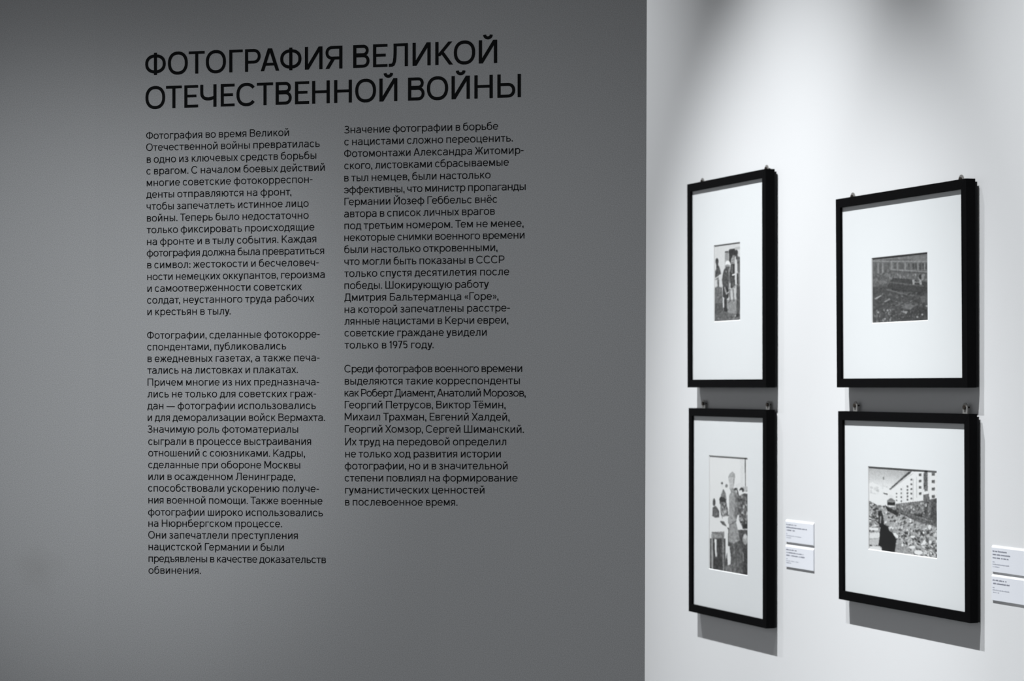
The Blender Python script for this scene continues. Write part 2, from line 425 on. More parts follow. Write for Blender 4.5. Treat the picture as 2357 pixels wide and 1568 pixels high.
def text_thing(name, label, cat, group=None):
    o = bpy.data.objects.new(name, None); COL.objects.link(o); lframe(o, 0, 0)
    return tag(o, label, cat, group)
trs = []
tt = text_thing('wall_heading', 'large black two-line capital heading on the dark grey wall, above both text columns', 'heading')
trs.append(text_line('t', 'ФОТОГРАФИЯ ВЕЛИКОЙ', 334.4, 173.7, 1144.5, 145.0, .0407*ZE/3.9, .146, tt, True))
trs.append(text_line('t', 'ОТЕЧЕСТВЕННОЙ ВОЙНЫ', 334.9, 251.0, 1199.1, 223.8, .0407*ZE/3.9, .146, tt, True))
P1 = [('Фотография во время Великой', 336.7, 320.6, 665.2, 312.9), ('Отечественной войны превратилась', 336.7, 347.5, 736.0, 338.4),
 ('в одно из ключевых средств борьбы', 338.0, 375.1, 728.0, 365.7), ('с врагом. С началом боевых действий', 337.3, 401.9, 747.5, 393.3),
 ('многие советские фотокорреспон-', 338.0, 428.9, 719.4, 420.7), ('денты отправляются на фронт,', 337.3, 455.7, 670.6, 449.6),
 ('чтобы запечатлеть истинное лицо', 337.7, 483.1, 710.4, 476.1), ('войны. Теперь было недостаточно', 338.4, 510.2, 710.4, 503.5),
 ('только фиксировать происходящие', 338.0, 537.3, 723.8, 530.6), ('на фронте и в тылу события. Каждая', 338.6, 564.5, 728.0, 557.8),
 ('фотография должна была превратиться', 338.0, 590.8, 746.1, 584.9), ('в символ: жестокости и бесчеловеч-', 339.2, 618.0, 733.7, 612.2),
 ('ности немецких оккупантов, героизма', 339.2, 645.1, 747.5, 639.8), ('и самоотверженности советских', 339.6, 672.1, 695.0, 667.7),
 ('солдат, неустанного труда рабочих', 338.8, 699.1, 723.6, 694.5), ('и крестьян в тылу.', 339.6, 725.9, 530.9, 723.9)]
P2 = [('Фотографии, сделанные фотокорре-', 338.8, 780.0, 736.0, 777.2), ('спондентами, публиковались', 339.2, 806.8, 658.7, 804.5),
 ('в ежедневных газетах, а также печа-', 340.0, 833.6, 735.6, 831.3), ('тались на листовках и плакатах.', 339.6, 860.6, 685.5, 858.6),
 ('Причем многие из них предназнача-', 340.0, 888.1, 734.7, 887.2), ('лись не только для советских граж-', 339.6, 915.1, 727.6, 914.3),
 ('дан — фотографии использовались', 339.6, 942.3, 727.0, 941.7), ('и для деморализации войск Вермахта.', 340.3, 969.2, 748.0, 969.2),
 ('Значимую роль фотоматериалы', 340.0, 996.2, 686.3, 996.3), ('сыграли в процессе выстраивания', 341.5, 1024.2, 716.1, 1024.2),
 ('отношений с союзниками. Кадры,', 341.5, 1050.8, 702.1, 1051.7), ('сделанные при обороне Москвы', 341.5, 1077.9, 691.0, 1078.7),
 ('или в осажденном Ленинграде,', 341.9, 1104.9, 679.2, 1105.7), ('способствовали ускорению получе-', 341.1, 1131.6, 734.3, 1133.2),
 ('ния военной помощи. Также военные', 341.8, 1159.1, 742.4, 1161.4), ('фотографии широко использовались', 341.1, 1186.8, 743.3, 1188.7),
 ('на Нюрнбергском процессе.', 341.8, 1212.8, 649.2, 1213.8), ('Они запечатлели преступления', 341.5, 1239.7, 685.5, 1241.0),
 ('нацистской Германии и были', 342.2, 1266.6, 653.6, 1268.2), ('предъявлены в качестве доказательств', 342.2, 1293.7, 750.4, 1296.6),
 ('обвинения.', 342.2, 1320.8, 462.3, 1321.2)]
P3 = [('Значение фотографии в борьбе', 792.7, 307.3, 1146.8, 298.5), ('с нацистами сложно переоценить.', 792.7, 334.8, 1180.4, 325.8),
 ('Фотомонтажи Александра Житомир-', 792.3, 362.0, 1205.2, 353.8), ('ского, листовками сбрасываемые', 792.7, 389.8, 1171.3, 381.4),
 ('в тыл немцев, были настолько', 792.6, 417.9, 1129.2, 410.6), ('эффективны, что министр пропаганды', 792.2, 445.2, 1209.9, 437.4),
 ('Германии Йозеф Геббельс внёс', 793.0, 472.8, 1145.0, 466.9), ('автора в список личных врагов', 792.2, 500.5, 1139.1, 494.2),
 ('под третьим номером. Тем не менее,', 793.0, 527.9, 1205.1, 522.0), ('некоторые снимки военного времени', 792.8, 555.1, 1207.2, 549.3),
 ('были настолько откровенными,', 792.6, 582.8, 1145.0, 577.6), ('что могли быть показаны в СССР', 792.8, 610.5, 1161.1, 605.8),
 ('только спустя десятилетия после', 792.8, 637.9, 1172.2, 633.5), ('победы. Шокирующую работу', 793.0, 665.5, 1125.3, 662.0),
 ('Дмитрия Бальтерманца «Горе»,', 793.0, 693.0, 1147.3, 690.0), ('на которой запечатлены расстре-', 793.4, 720.7, 1173.7, 716.8),
 ('лянные нацистами в Керчи евреи,', 793.0, 747.8, 1169.9, 744.8), ('советские граждане увидели', 793.2, 774.8, 1120.2, 772.9),
 ('только в 1975 году.', 793.4, 802.5, 998.1, 801.6)]
P4 = [('Среди фотографов военного времени', 793.0, 857.4, 1201.9, 856.5), ('выделяются такие корреспонденты', 793.8, 885.4, 1196.5, 884.4),
 ('как Роберт Диамент, Анатолий Морозов,', 793.4, 912.9, 1209.9, 912.9), ('Георгий Петрусов, Виктор Тёмин,', 793.8, 940.3, 1163.6, 940.1),
 ('Михаил Трахман, Евгений Халдей,', 793.7, 967.8, 1172.7, 968.2), ('Георгий Хомзор, Сергей Шиманский.', 793.7, 995.9, 1205.8, 996.6),
 ('Их труд на передовой определил', 794.5, 1025.4, 1165.3, 1025.2), ('не только ход развития истории', 794.9, 1053.1, 1152.7, 1053.1),
 ('фотографии, но и в значительной', 793.7, 1080.8, 1168.5, 1080.8), ('степени повлиял на формирование', 793.7, 1108.5, 1191.4, 1108.7),
 ('гуманистических ценностей', 794.5, 1136.2, 1115.1, 1136.2), ('в послевоенное время.', 794.5, 1163.9, 1053.0, 1164.3)]
for P, lab in ((P1, 'black sixteen-line paragraph on the grey wall, upper one of the left column'),
               (P2, 'black twenty-one-line paragraph on the grey wall, lower one of the left column'),
               (P3, 'black nineteen-line paragraph on the grey wall, upper one of the right column'),
               (P4, 'black twelve-line paragraph on the grey wall, lower one of the right column')):
    o = text_thing('text_paragraph', lab, 'wall text', 'paragraphs of the wall text')
    for (s_, a, b, c_, d_) in P: trs.append(text_line('text_line', s_, a, b, c_, d_, .01335*ZE/3.9, .119, o))
print('tracking', ' '.join('%.3f' % t_ for t_ in trs))

# ------------------------------------------------------------------ photographs: tones painted into the faces of a flat sheet
class Canvas:
    def __init__(s, q, nx, ny, base):
        s.q = q; s.nx = nx; s.ny = ny; s.a = np.full((ny, nx), float(base))
        gx, gy = np.meshgrid((np.arange(nx)+.5)/nx, (np.arange(ny)+.5)/ny)
        (tlx, tly), (trx, try_), (blx, bly), (brx, bry) = q
        s.X = tlx+(trx-tlx)*gx; top = tly+(try_-tly)*gx; bot = bly+(bry-bly)*gx; s.Y = top+(bot-top)*gy
        s.rng = np.random.RandomState(nx*7+ny)
    def inside(s, p):
        X, Y = s.X, s.Y; r = np.zeros(X.shape, bool); n = len(p)
        for i in range(n):
            (x0, y0), (x1, y1) = p[i], p[(i+1) % n]
            if y0 == y1: continue
            c = ((y0 > Y) != (y1 > Y)) & (X < (x1-x0)*(Y-y0)/(y1-y0)+x0); r ^= c
        return r
    def poly(s, p, v, tex=0.0):
        mk = s.inside(p); s.a[mk] = v+(s.rng.randn(int(mk.sum()))*tex if tex else 0)
    def ell(s, cx, cy, rx, ry, v, tex=0.0):
        mk = ((s.X-cx)/rx)**2+((s.Y-cy)/ry)**2 < 1; s.a[mk] = v+(s.rng.randn(int(mk.sum()))*tex if tex else 0)
    def line(s, x0, y0, x1, y1, w, v):
        dx, dy = x1-x0, y1-y0; L = dx*dx+dy*dy
        t = np.clip(((s.X-x0)*dx+(s.Y-y0)*dy)/L, 0, 1)
        s.a[np.hypot(s.X-x0-t*dx, s.Y-y0-t*dy) < w/2] = v
    def blobs(s, p, n, rx, ry, lo, hi, ang=0.0):
        mk = s.inside(p); xs_ = [a for a, b in p]; ys = [b for a, b in p]
        for _ in range(n):
            cx, cy = s.rng.uniform(min(xs_), max(xs_)), s.rng.uniform(min(ys), max(ys))
            a = ang+s.rng.uniform(-.5, .5); k = s.rng.uniform(.5, 1.3); ca, sa = math.cos(a), math.sin(a)
            u = (s.X-cx)*ca+(s.Y-cy)*sa; v = -(s.X-cx)*sa+(s.Y-cy)*ca
            s.a[((u/(rx*k))**2+(v/(ry*k))**2 < 1) & mk] = s.rng.uniform(lo, hi)
    def blur(s, n=1):
        for _ in range(n):
            p = np.pad(s.a, 1, mode='edge'); s.a = (p[1:-1, 1:-1]*2+p[:-2, 1:-1]+p[2:, 1:-1]+p[1:-1, :-2]+p[1:-1, 2:])/6
    def mottle(s, k, n=3):
        f = s.rng.randn(*s.a.shape)
        for _ in range(n):
            p = np.pad(f, 1, mode='edge'); f = (p[1:-1, 1:-1]*2+p[:-2, 1:-1]+p[2:, 1:-1]+p[1:-1, :-2]+p[1:-1, 2:])/6
        f /= f.std(); m_ = np.clip((.80-s.a)/.3, 0, 1); s.a = np.where(s.a > .10, s.a+f*k*m_, s.a)
    def grain(s, k): s.a += s.rng.randn(*s.a.shape)*k

def photo_a_top():
    c = Canvas([(95, 180), (525, 128), (98, 1430), (525, 1408)], 92, 190, .86)
    P, E, L = c.poly, c.ell, c.line
    P([(90, 850), (530, 850), (530, 1100), (90, 1100)], .80); P([(90, 1090), (530, 1060), (530, 1430), (90, 1430)], .60, .05)
    P([(90, 1290), (530, 1300), (530, 1440), (90, 1440)], .45, .05)
    P([(430, 215), (525, 205), (525, 240), (440, 250)], .74)
    P([(268, 285), (325, 280), (325, 480), (268, 500)], .58); P([(266, 282), (318, 276), (318, 292), (266, 297)], .2)
    L(285, 300, 285, 480, 5, .75); L(305, 300, 305, 480, 5, .78)
    P([(330, 270), (345, 240), (430, 235), (440, 330), (430, 480), (335, 480)], .20)
    E(135, 440, 26, 52, .24); P([(120, 480), (158, 480), (155, 540), (125, 560)], .26)
    P([(104, 600), (128, 550), (165, 505), (185, 560), (205, 650), (165, 660), (165, 720), (104, 745)], .33, .05)
    P([(104, 712), (150, 680), (205, 690), (200, 708), (150, 705), (106, 735)], .82)
    P([(136, 735), (172, 735), (172, 860), (148, 870), (138, 800)], .40); P([(104, 745), (135, 745), (140, 860), (104, 860)], .84)
    P([(175, 700), (215, 690), (215, 850), (175, 850)], .85)
    P([(98, 870), (140, 850), (215, 870), (232, 1100), (240, 1290), (160, 1330), (98, 1340)], .44, .04)
    P([(98, 1120), (235, 1120), (240, 1290), (98, 1345)], .36, .04); L(98, 1120, 235, 1118, 6, .58)
    P([(240, 1240), (300, 1240), (360, 1320), (300, 1400), (98, 1430), (98, 1300)], .42, .05); E(150, 1385, 36, 34, .36); E(160, 1380, 18, 20, .5)
    P([(370, 400), (395, 340), (425, 340), (430, 500), (370, 500)], .58); E(390, 440, 26, 60, .68); L(378, 470, 405, 460, 7, .3); L(380, 425, 405, 420, 6, .35)
    P([(365, 490), (440, 480), (445, 700), (430, 880), (360, 880), (345, 650)], .24, .04); P([(375, 520), (388, 500), (390, 640), (378, 640)], .55)
    P([(380, 660), (430, 640), (432, 668), (385, 680)], .95); P([(370, 700), (430, 700), (425, 840), (375, 850)], .36, .04)
    L(343, 900, 350, 1095, 14, .30); L(400, 900, 412, 1100, 14, .34); L(350, 1095, 318, 1120, 10, .28)
    P([(425, 360), (460, 400), (468, 600), (462, 780), (430, 830), (428, 620)], .86)
    E(453, 300, 26, 46, .22); P([(440, 330), (475, 330), (478, 400), (450, 420)], .28)
    P([(465, 420), (490, 360), (525, 390), (525, 640), (480, 640), (470, 600)], .40, .05)
    P([(478, 625), (525, 625), (525, 860), (485, 850)], .55, .05); P([(460, 640), (485, 640), (490, 860), (462, 860)], .25)
    P([(455, 830), (525, 860), (520, 1100), (495, 1330), (458, 1320), (452, 1000)], .34, .04); P([(505, 860), (525, 860), (525, 1260), (508, 1240)], .24)
    P([(430, 1340), (460, 1300), (495, 1320), (485, 1350), (440, 1368)], .22); E(435, 1335, 10, 14, .8)
    E(313, 478, 42, 48, .97); P([(270, 510), (300, 490), (350, 500), (345, 560), (268, 560)], .62)
    P([(252, 580), (290, 530), (345, 530), (350, 640), (345, 800), (330, 880), (235, 880), (215, 750), (232, 640)], .32, .06)
    P([(325, 560), (345, 560), (345, 720), (328, 720)], .58); L(333, 720, 336, 870, 12, .62); E(285, 610, 10, 18, .6)
    P([(228, 860), (335, 860), (325, 1040), (280, 1065), (232, 1020)], .22, .04)
    L(262, 870, 290, 975, 20, .68); L(290, 975, 345, 930, 18, .72); L(350, 925, 465, 820, 22, .66); L(322, 870, 340, 935, 14, .6)
    P([(228, 1040), (248, 1040), (255, 1200), (232, 1190)], .86)
    P([(256, 1050), (295, 1050), (295, 1200), (320, 1235), (285, 1270), (250, 1250)], .20)
    c.mottle(.045, 4); c.blur(2); c.grain(.02); return c
def photo_a_bottom():
    c = Canvas([(210, 93), (660, 127), (212, 1415), (660, 1492)], 110, 230, .90)
    P, E, L = c.poly, c.ell, c.line
    P([(560, 100), (612, 100), (612, 460), (575, 470)], .80); L(625, 110, 628, 465, 11, .34); P([(635, 120), (665, 120), (665, 460), (640, 460)], .88)
    L(300, 488, 440, 488, 6, .78); P([(510, 440), (570, 405), (600, 460), (520, 480)], .80); P([(600, 460), (665, 455), (665, 520), (610, 520)], .66, .08)
    P([(212, 520), (240, 560), (250, 700), (212, 720)], .86)
    E(263, 640, 17, 46, .26); P([(240, 800), (245, 700), (285, 680), (325, 740), (325, 815), (290, 830)], .36, .08)
    E(360, 440, 14, 40, .80); E(357, 418, 12, 14, .25); E(410, 450, 18, 20, .42); P([(345, 550), (372, 480), (405, 540), (410, 590), (350, 600)], .48, .08)
    P([(325, 600), (345, 570), (410, 600), (405, 650), (330, 660)], .22, .05); P([(335, 640), (400, 640), (430, 720), (435, 830), (360, 840), (335, 740)], .50, .14)
    P([(395, 480), (445, 490), (450, 600), (420, 640), (405, 560)], .90)
    P([(500, 480), (535, 475), (560, 580), (560, 780), (520, 800)], .30, .05); E(512, 505, 20, 32, .2); E(522, 520, 10, 22, .8)
    E(585, 500, 26, 30, .16); E(577, 525, 16, 26, .86); P([(540, 580), (600, 540), (665, 540), (665, 660), (560, 640)], .30, .06)
    P([(545, 620), (665, 620), (665, 950), (600, 950), (555, 850)], .36, .14); P([(590, 870), (665, 850), (665, 945), (595, 950)], .16)
    c.blobs([(545, 560), (660, 560), (660, 900), (560, 900)], 110, 8, 16, .12, .72); c.blobs([(335, 640), (410, 640), (440, 840), (350, 840)], 60, 7, 16, .2, .85)
    P([(525, 850), (560, 870), (585, 965), (550, 970)], .90)
    P([(232, 830), (330, 815), (345, 900), (385, 930), (385, 980), (232, 1000)], .92); P([(365, 810), (440, 800), (440, 940), (400, 930), (360, 860)], .90)
    P([(330, 860), (380, 860), (430, 960), (425, 1160), (380, 1440), (660, 1495), (660, 960), (560, 960), (440, 940), (360, 900)], .28, .05)
    P([(232, 985), (385, 980), (385, 1040), (350, 1065), (238, 1060)], .52, .05); L(235, 990, 330, 1005, 8, .3)
    P([(216, 1060), (400, 1060), (400, 1450), (216, 1420)], .22, .04)
    P([(228, 1010), (246, 1010), (252, 1420), (232, 1415)], .62); P([(268, 1070), (290, 1070), (295, 1270), (280, 1275), (272, 1180)], .92)
    P([(352, 1000), (380, 1000), (388, 1440), (366, 1440)], .48)
    P([(412, 1150), (445, 1150), (460, 1290), (455, 1360), (425, 1390), (418, 1250)], .88, .06); P([(395, 1380), (480, 1360), (500, 1470), (395, 1450)], .40, .06)
    P([(455, 1100), (560, 1090), (600, 1180), (600, 1480), (480, 1460), (455, 1250)], .34, .03); P([(480, 1110), (500, 1110), (520, 1460), (500, 1460)], .42)
    P([(595, 1180), (660, 1180), (660, 1490), (610, 1480)], .22, .03); L(600, 1230, 606, 1320, 7, .6)
    E(625, 1070, 30, 62, .58, .05); E(625, 1040, 18, 30, .74, .03)
    P([(440, 560), (470, 510), (510, 500), (540, 560), (545, 760), (520, 860), (560, 1040), (565, 1080), (500, 1118), (435, 1100), (440, 900), (425, 880), (440, 760)], .56, .03)
    P([(500, 520), (540, 570), (545, 760), (525, 850), (505, 800), (510, 620)], .44, .03)
    P([(425, 820), (480, 790), (520, 850), (450, 905), (428, 880)], .60, .05); L(450, 905, 525, 855, 7, .30)
    P([(440, 470), (490, 470), (500, 510), (460, 520)], .56, .05)
    P([(430, 360), (440, 320), (480, 280), (505, 310), (512, 350), (500, 400), (495, 470), (450, 490), (438, 430)], .70, .02)
    P([(428, 350), (440, 315), (480, 280), (508, 310), (512, 355), (500, 345), (445, 345), (435, 365)], .62)
    L(437, 345, 505, 345, 5, .48); L(498, 360, 494, 450, 6, .45)
    c.mottle(.045, 4); c.blur(2); c.grain(.02); return c
def photo_b_top():
    c = Canvas([(185, 268), (1190, 148), (190, 1445), (1195, 1380)], 150, 160, .33)
    P, E, L = c.poly, c.ell, c.line
    P([(180, 150), (1200, 140), (1200, 340), (180, 340)], .46); L(450, 300, 880, 290, 16, .36); L(500, 250, 1200, 200, 10, .38)
    P([(180, 330), (1200, 320), (1200, 480), (540, 480), (400, 560), (180, 600)], .42)
    L(200, 325, 1190, 318, 14, .56)
    for x in (240, 330, 430): P([(x-25, 360), (x+22, 360), (x+25, 560), (x-22, 570)], .36)
    for x in (290, 375): P([(x-14, 345), (x+14, 345), (x+14, 580), (x-14, 580)], .52)
    for i, x in enumerate((480, 600, 700, 740, 850, 930, 975, 1050, 1100, 1150)): P([(x-18, 350), (x+18, 350), (x+18, 460), (x-18, 460)], .35 if i < 5 else .30)
    for x in (545, 645, 785, 1005, 1125): P([(x-11, 340), (x+11, 340), (x+11, 480), (x-11, 480)], .52)
    L(540, 470, 1190, 505, 26, .50); L(560, 520, 1190, 548, 16, .40)
    P([(180, 570), (700, 520), (1200, 550), (1200, 700), (180, 760)], .38); c.blobs([(480, 540), (1190, 540), (1190, 660), (480, 640)], 60, 12, 34, .34, .56)
    c.blobs([(190, 560), (500, 520), (480, 760), (190, 780)], 40, 40, 30, .30, .48)
    P([(560, 620), (900, 640), (1200, 700), (1200, 900), (700, 860), (460, 760)], .26, .02); L(520, 700, 1100, 760, 22, .36)
    L(920, 690, 1070, 690, 18, .52); P([(910, 645), (945, 645), (950, 735), (915, 735)], .60); P([(1035, 645), (1070, 650), (1075, 735), (1040, 735)], .60)
    E(1050, 590, 22, 44, .22); E(1100, 600, 20, 50, .5)
    P([(180, 800), (480, 780), (700, 870), (950, 900), (1195, 950), (1200, 1450), (180, 1450)], .29, .02)
    L(430, 830, 620, 860, 30, .40); L(640, 880, 960, 940, 34, .40)
    P([(460, 770), (620, 820), (1060, 870), (1080, 940), (860, 870), (560, 850)], .22)
    c.blobs([(190, 780), (1190, 900), (1190, 1400), (190, 1440)], 190, 26, 15, .22, .44, -.4)
    P([(210, 1000), (330, 935), (345, 950), (250, 1010)], .60); P([(385, 1050), (500, 985), (520, 1005), (420, 1062)], .52)
    P([(600, 1120), (720, 1040), (750, 1060), (640, 1130)], .40); P([(700, 1150), (830, 1080), (950, 1115), (870, 1195)], .43); P([(690, 1215), (820, 1215), (835, 1250), (790, 1262)], .58)
    P([(850, 1200), (1000, 1120), (1195, 1200), (1195, 1390), (700, 1400)], .25, .02)
    c.blobs([(190, 1180), (560, 1180), (560, 1440), (190, 1440)], 60, 10, 26, .24, .56); c.blobs([(560, 1180), (1190, 1180), (1190, 1390), (560, 1420)], 60, 10, 22, .20, .44)
    for x, y in ((285, 1245), (460, 1205), (1080, 1275), (410, 1360), (995, 1320), (1160, 1120)): E(x, y, 18, 18, .60)
    P([(1040, 950), (1195, 930), (1195, 1050), (1080, 1060)], .38, .03)
    c.mottle(.022, 5); c.blur(2); c.grain(.015); return c
def photo_b_bottom():
    c = Canvas([(245, 148), (1228, 213), (245, 1345), (1240, 1472)], 160, 175, .80)
    P, E, L = c.poly, c.ell, c.line
    tl = np.clip((c.Y-150)/330, 0, 1); c.a = .66+.22*tl-.12*np.clip((c.X-500)/500, 0, 1)*(1-tl)
    P([(245, 400), (300, 380), (420, 440), (440, 640), (245, 640)], .90); c.blobs([(255, 440), (400, 440), (400, 560), (255, 540)], 14, 34, 20, .72, .84); E(463, 320, 10, 20, .46); L(455, 200, 452, 480, 4, .74); L(455, 432, 540, 455, 5, .66)
    P([(545, 490), (860, 230), (1240, 190), (1240, 640), (640, 700), (560, 600)], .90)
    P([(545, 480), (830, 225), (870, 215), (850, 250), (560, 485)], .26); L(560, 490, 890, 250, 8, .66)
    for (x0, n, y0, y1, wd) in ((655, 3, 540, 640, 18), (722, 4, 480, 650, 22), (812, 5, 440, 630, 26), (868, 5, 340, 610, 24), (990, 4, 270, 540, 34), (1070, 5, 235, 480, 44), (1170, 4, 260, 580, 40), (1225, 5, 300, 560, 16)):
        for i in range(n):
            y = y0+(y1-y0)*i/(n-1); P([(x0-wd*.5, y-wd*.5), (x0+wd*.5, y-wd*.6), (x0+wd*.5, y+wd*.5), (x0-wd*.5, y+wd*.6)], .38, .06)
    for x, y0, y1 in ((745, 440, 660), (890, 330, 640), (940, 300, 600), (1030, 260, 560), (1110, 240, 560)): L(x, y0, x, y1, 8, .74)
    P([(1035, 235), (1095, 235), (1095, 470), (1040, 480)], .40, .14)
    P([(460, 530), (525, 545), (520, 560), (462, 545)], .32); P([(540, 560), (600, 560), (620, 620), (540, 620)], .84)
    P([(640, 690), (1030, 640), (1240, 600), (1240, 960), (1000, 900), (640, 780)], .46, .07)
    c.blobs([(650, 700), (1230, 650), (1230, 900), (660, 790)], 150, 11, 18, .2, .78)
    P([(1030, 560), (1110, 540), (1120, 640), (1035, 640)], .40); P([(1050, 660), (1080, 640), (1095, 700), (1090, 880), (1060, 880)], .30); E(1068, 705, 14, 28, .72)
    P([(1140, 620), (1240, 600), (1240, 960), (1130, 900)], .30, .03); L(1215, 680, 1215, 800, 16, .6)
    P([(640, 770), (1140, 890), (1240, 960), (1240, 1040), (900, 960), (700, 870), (600, 810)], .36, .02); L(660, 790, 1140, 930, 8, .52)
    P([(900, 820), (1020, 850), (1020, 880), (900, 850)], .2)
    P([(245, 700), (480, 720), (640, 800), (960, 950), (1240, 1020), (1240, 1475), (245, 1350)], .64, .06)
    c.blobs([(245, 700), (480, 720), (640, 800), (960, 950), (1240, 1020), (1240, 1475), (245, 1350)], 900, 17, 9, .18, .96, -.5)
    c.blobs([(245, 640), (420, 740), (410, 1000), (245, 1000)], 130, 30, 9, .08, .90, .2)
    c.blobs([(700, 1100), (1240, 1000), (1240, 1470), (800, 1440)], 320, 12, 20, .14, .90, -.7)
    P([(515, 690), (515, 640), (570, 605), (635, 640), (635, 800), (540, 790)], .48); P([(520, 670), (630, 670), (630, 705), (520, 705)], .10); P([(525, 710), (630, 715), (625, 740), (540, 735)], .82)
    P([(480, 700), (530, 740), (640, 790), (700, 840), (640, 850), (520, 790)], .16)
    P([(380, 790), (430, 790), (450, 850), (470, 960), (400, 1040), (385, 900)], .16); L(418, 880, 415, 960, 20, .6)
    P([(245, 1030), (380, 1040), (380, 1075), (250, 1065)], .92); P([(250, 1110), (400, 1100), (405, 1180), (250, 1190)], .84); P([(250, 1200), (390, 1195), (395, 1285), (250, 1280)], .74); P([(250, 1300), (400, 1300), (440, 1365), (250, 1345)], .82)
    P([(420, 990), (450, 970), (520, 1020), (545, 1080), (595, 1110), (645, 1200), (640, 1270), (620, 1390), (440, 1368), (430, 1310), (385, 1290), (400, 1180)], .07)
    P([(595, 1110), (640, 1110), (680, 1160), (665, 1185), (615, 1150)], .93)
    P([(640, 1280), (720, 1240), (820, 1330), (900, 1400), (700, 1410), (630, 1390)], .58, .02)
    for x, y, a, b in ((880, 1160, 34, 18), (960, 1385, 60, 30), (1045, 1240, 22, 34), (1125, 1235, 20, 30), (1120, 1020, 22, 34), (870, 1310, 44, 22), (735, 1280, 16, 20)): E(x, y, a, b, .90)
    c.mottle(.06, 2); c.blur(2); c.grain(.02); return c
def tone_sheet(c, x0, x1, z0, z1, y, parent, gain):
    nx, ny = c.nx, c.ny
    xs_ = np.linspace(x0, x1, nx+1); zs = np.linspace(z1, z0, ny+1)
    v = [(float(x), y, float(z)) for z in zs for x in xs_]
    f = [(j*(nx+1)+i, (j+1)*(nx+1)+i, (j+1)*(nx+1)+i+1, j*(nx+1)+i+1) for j in range(ny) for i in range(nx)]
    me = bpy.data.meshes.new('photo'); me.from_pydata(v, [], f); me.materials.append(M_PRINT)
    at = me.attributes.new('tone', 'FLOAT_COLOR', 'FACE')
    g = np.clip(c.a, .06, .97).ravel(); lin = np.where(g < .04, g/12.92, ((g+.055)/1.055)**2.4); lin = np.minimum(lin**1.08*gain, .88)
    col = np.stack([lin*1.01, lin, lin*.99, np.ones_like(lin)], 1).astype(np.float32).ravel()
    at.data.foreach_set('color', col); me.update()
    return link('photo', me, parent)

# ------------------------------------------------------------------ framed photographs
MW, RB = .0190, .0042                                     # moulding width, depth from moulding face to glass
def ring(mb, o, i, y0, y1, mi=0):
    """rectangular ring between outer (x0,x1,z0,z1) and inner, from y0 (front) to y1 (back)"""
    O = [(o[0], o[2]), (o[1], o[2]), (o[1], o[3]), (o[0], o[3])]; I = [(i[0], i[2]), (i[1], i[2]), (i[1], i[3]), (i[0], i[3])]
    for a in range(4):
        b = (a+1) % 4
        for y, fl in ((y0, 0), (y1, 1)):
            mb.face([(O[a][0], y, O[a][1]), (O[b][0], y, O[b][1]), (I[b][0], y, I[b][1]), (I[a][0], y, I[a][1])], mi)
        mb.face([(O[a][0], y0, O[a][1]), (O[b][0], y0, O[b][1]), (O[b][0], y1, O[b][1]), (O[a][0], y1, O[a][1])], mi)
        mb.face([(I[a][0], y0, I[a][1]), (I[b][0], y0, I[b][1]), (I[b][0], y1, I[b][1]), (I[a][0], y1, I[a][1])], mi)
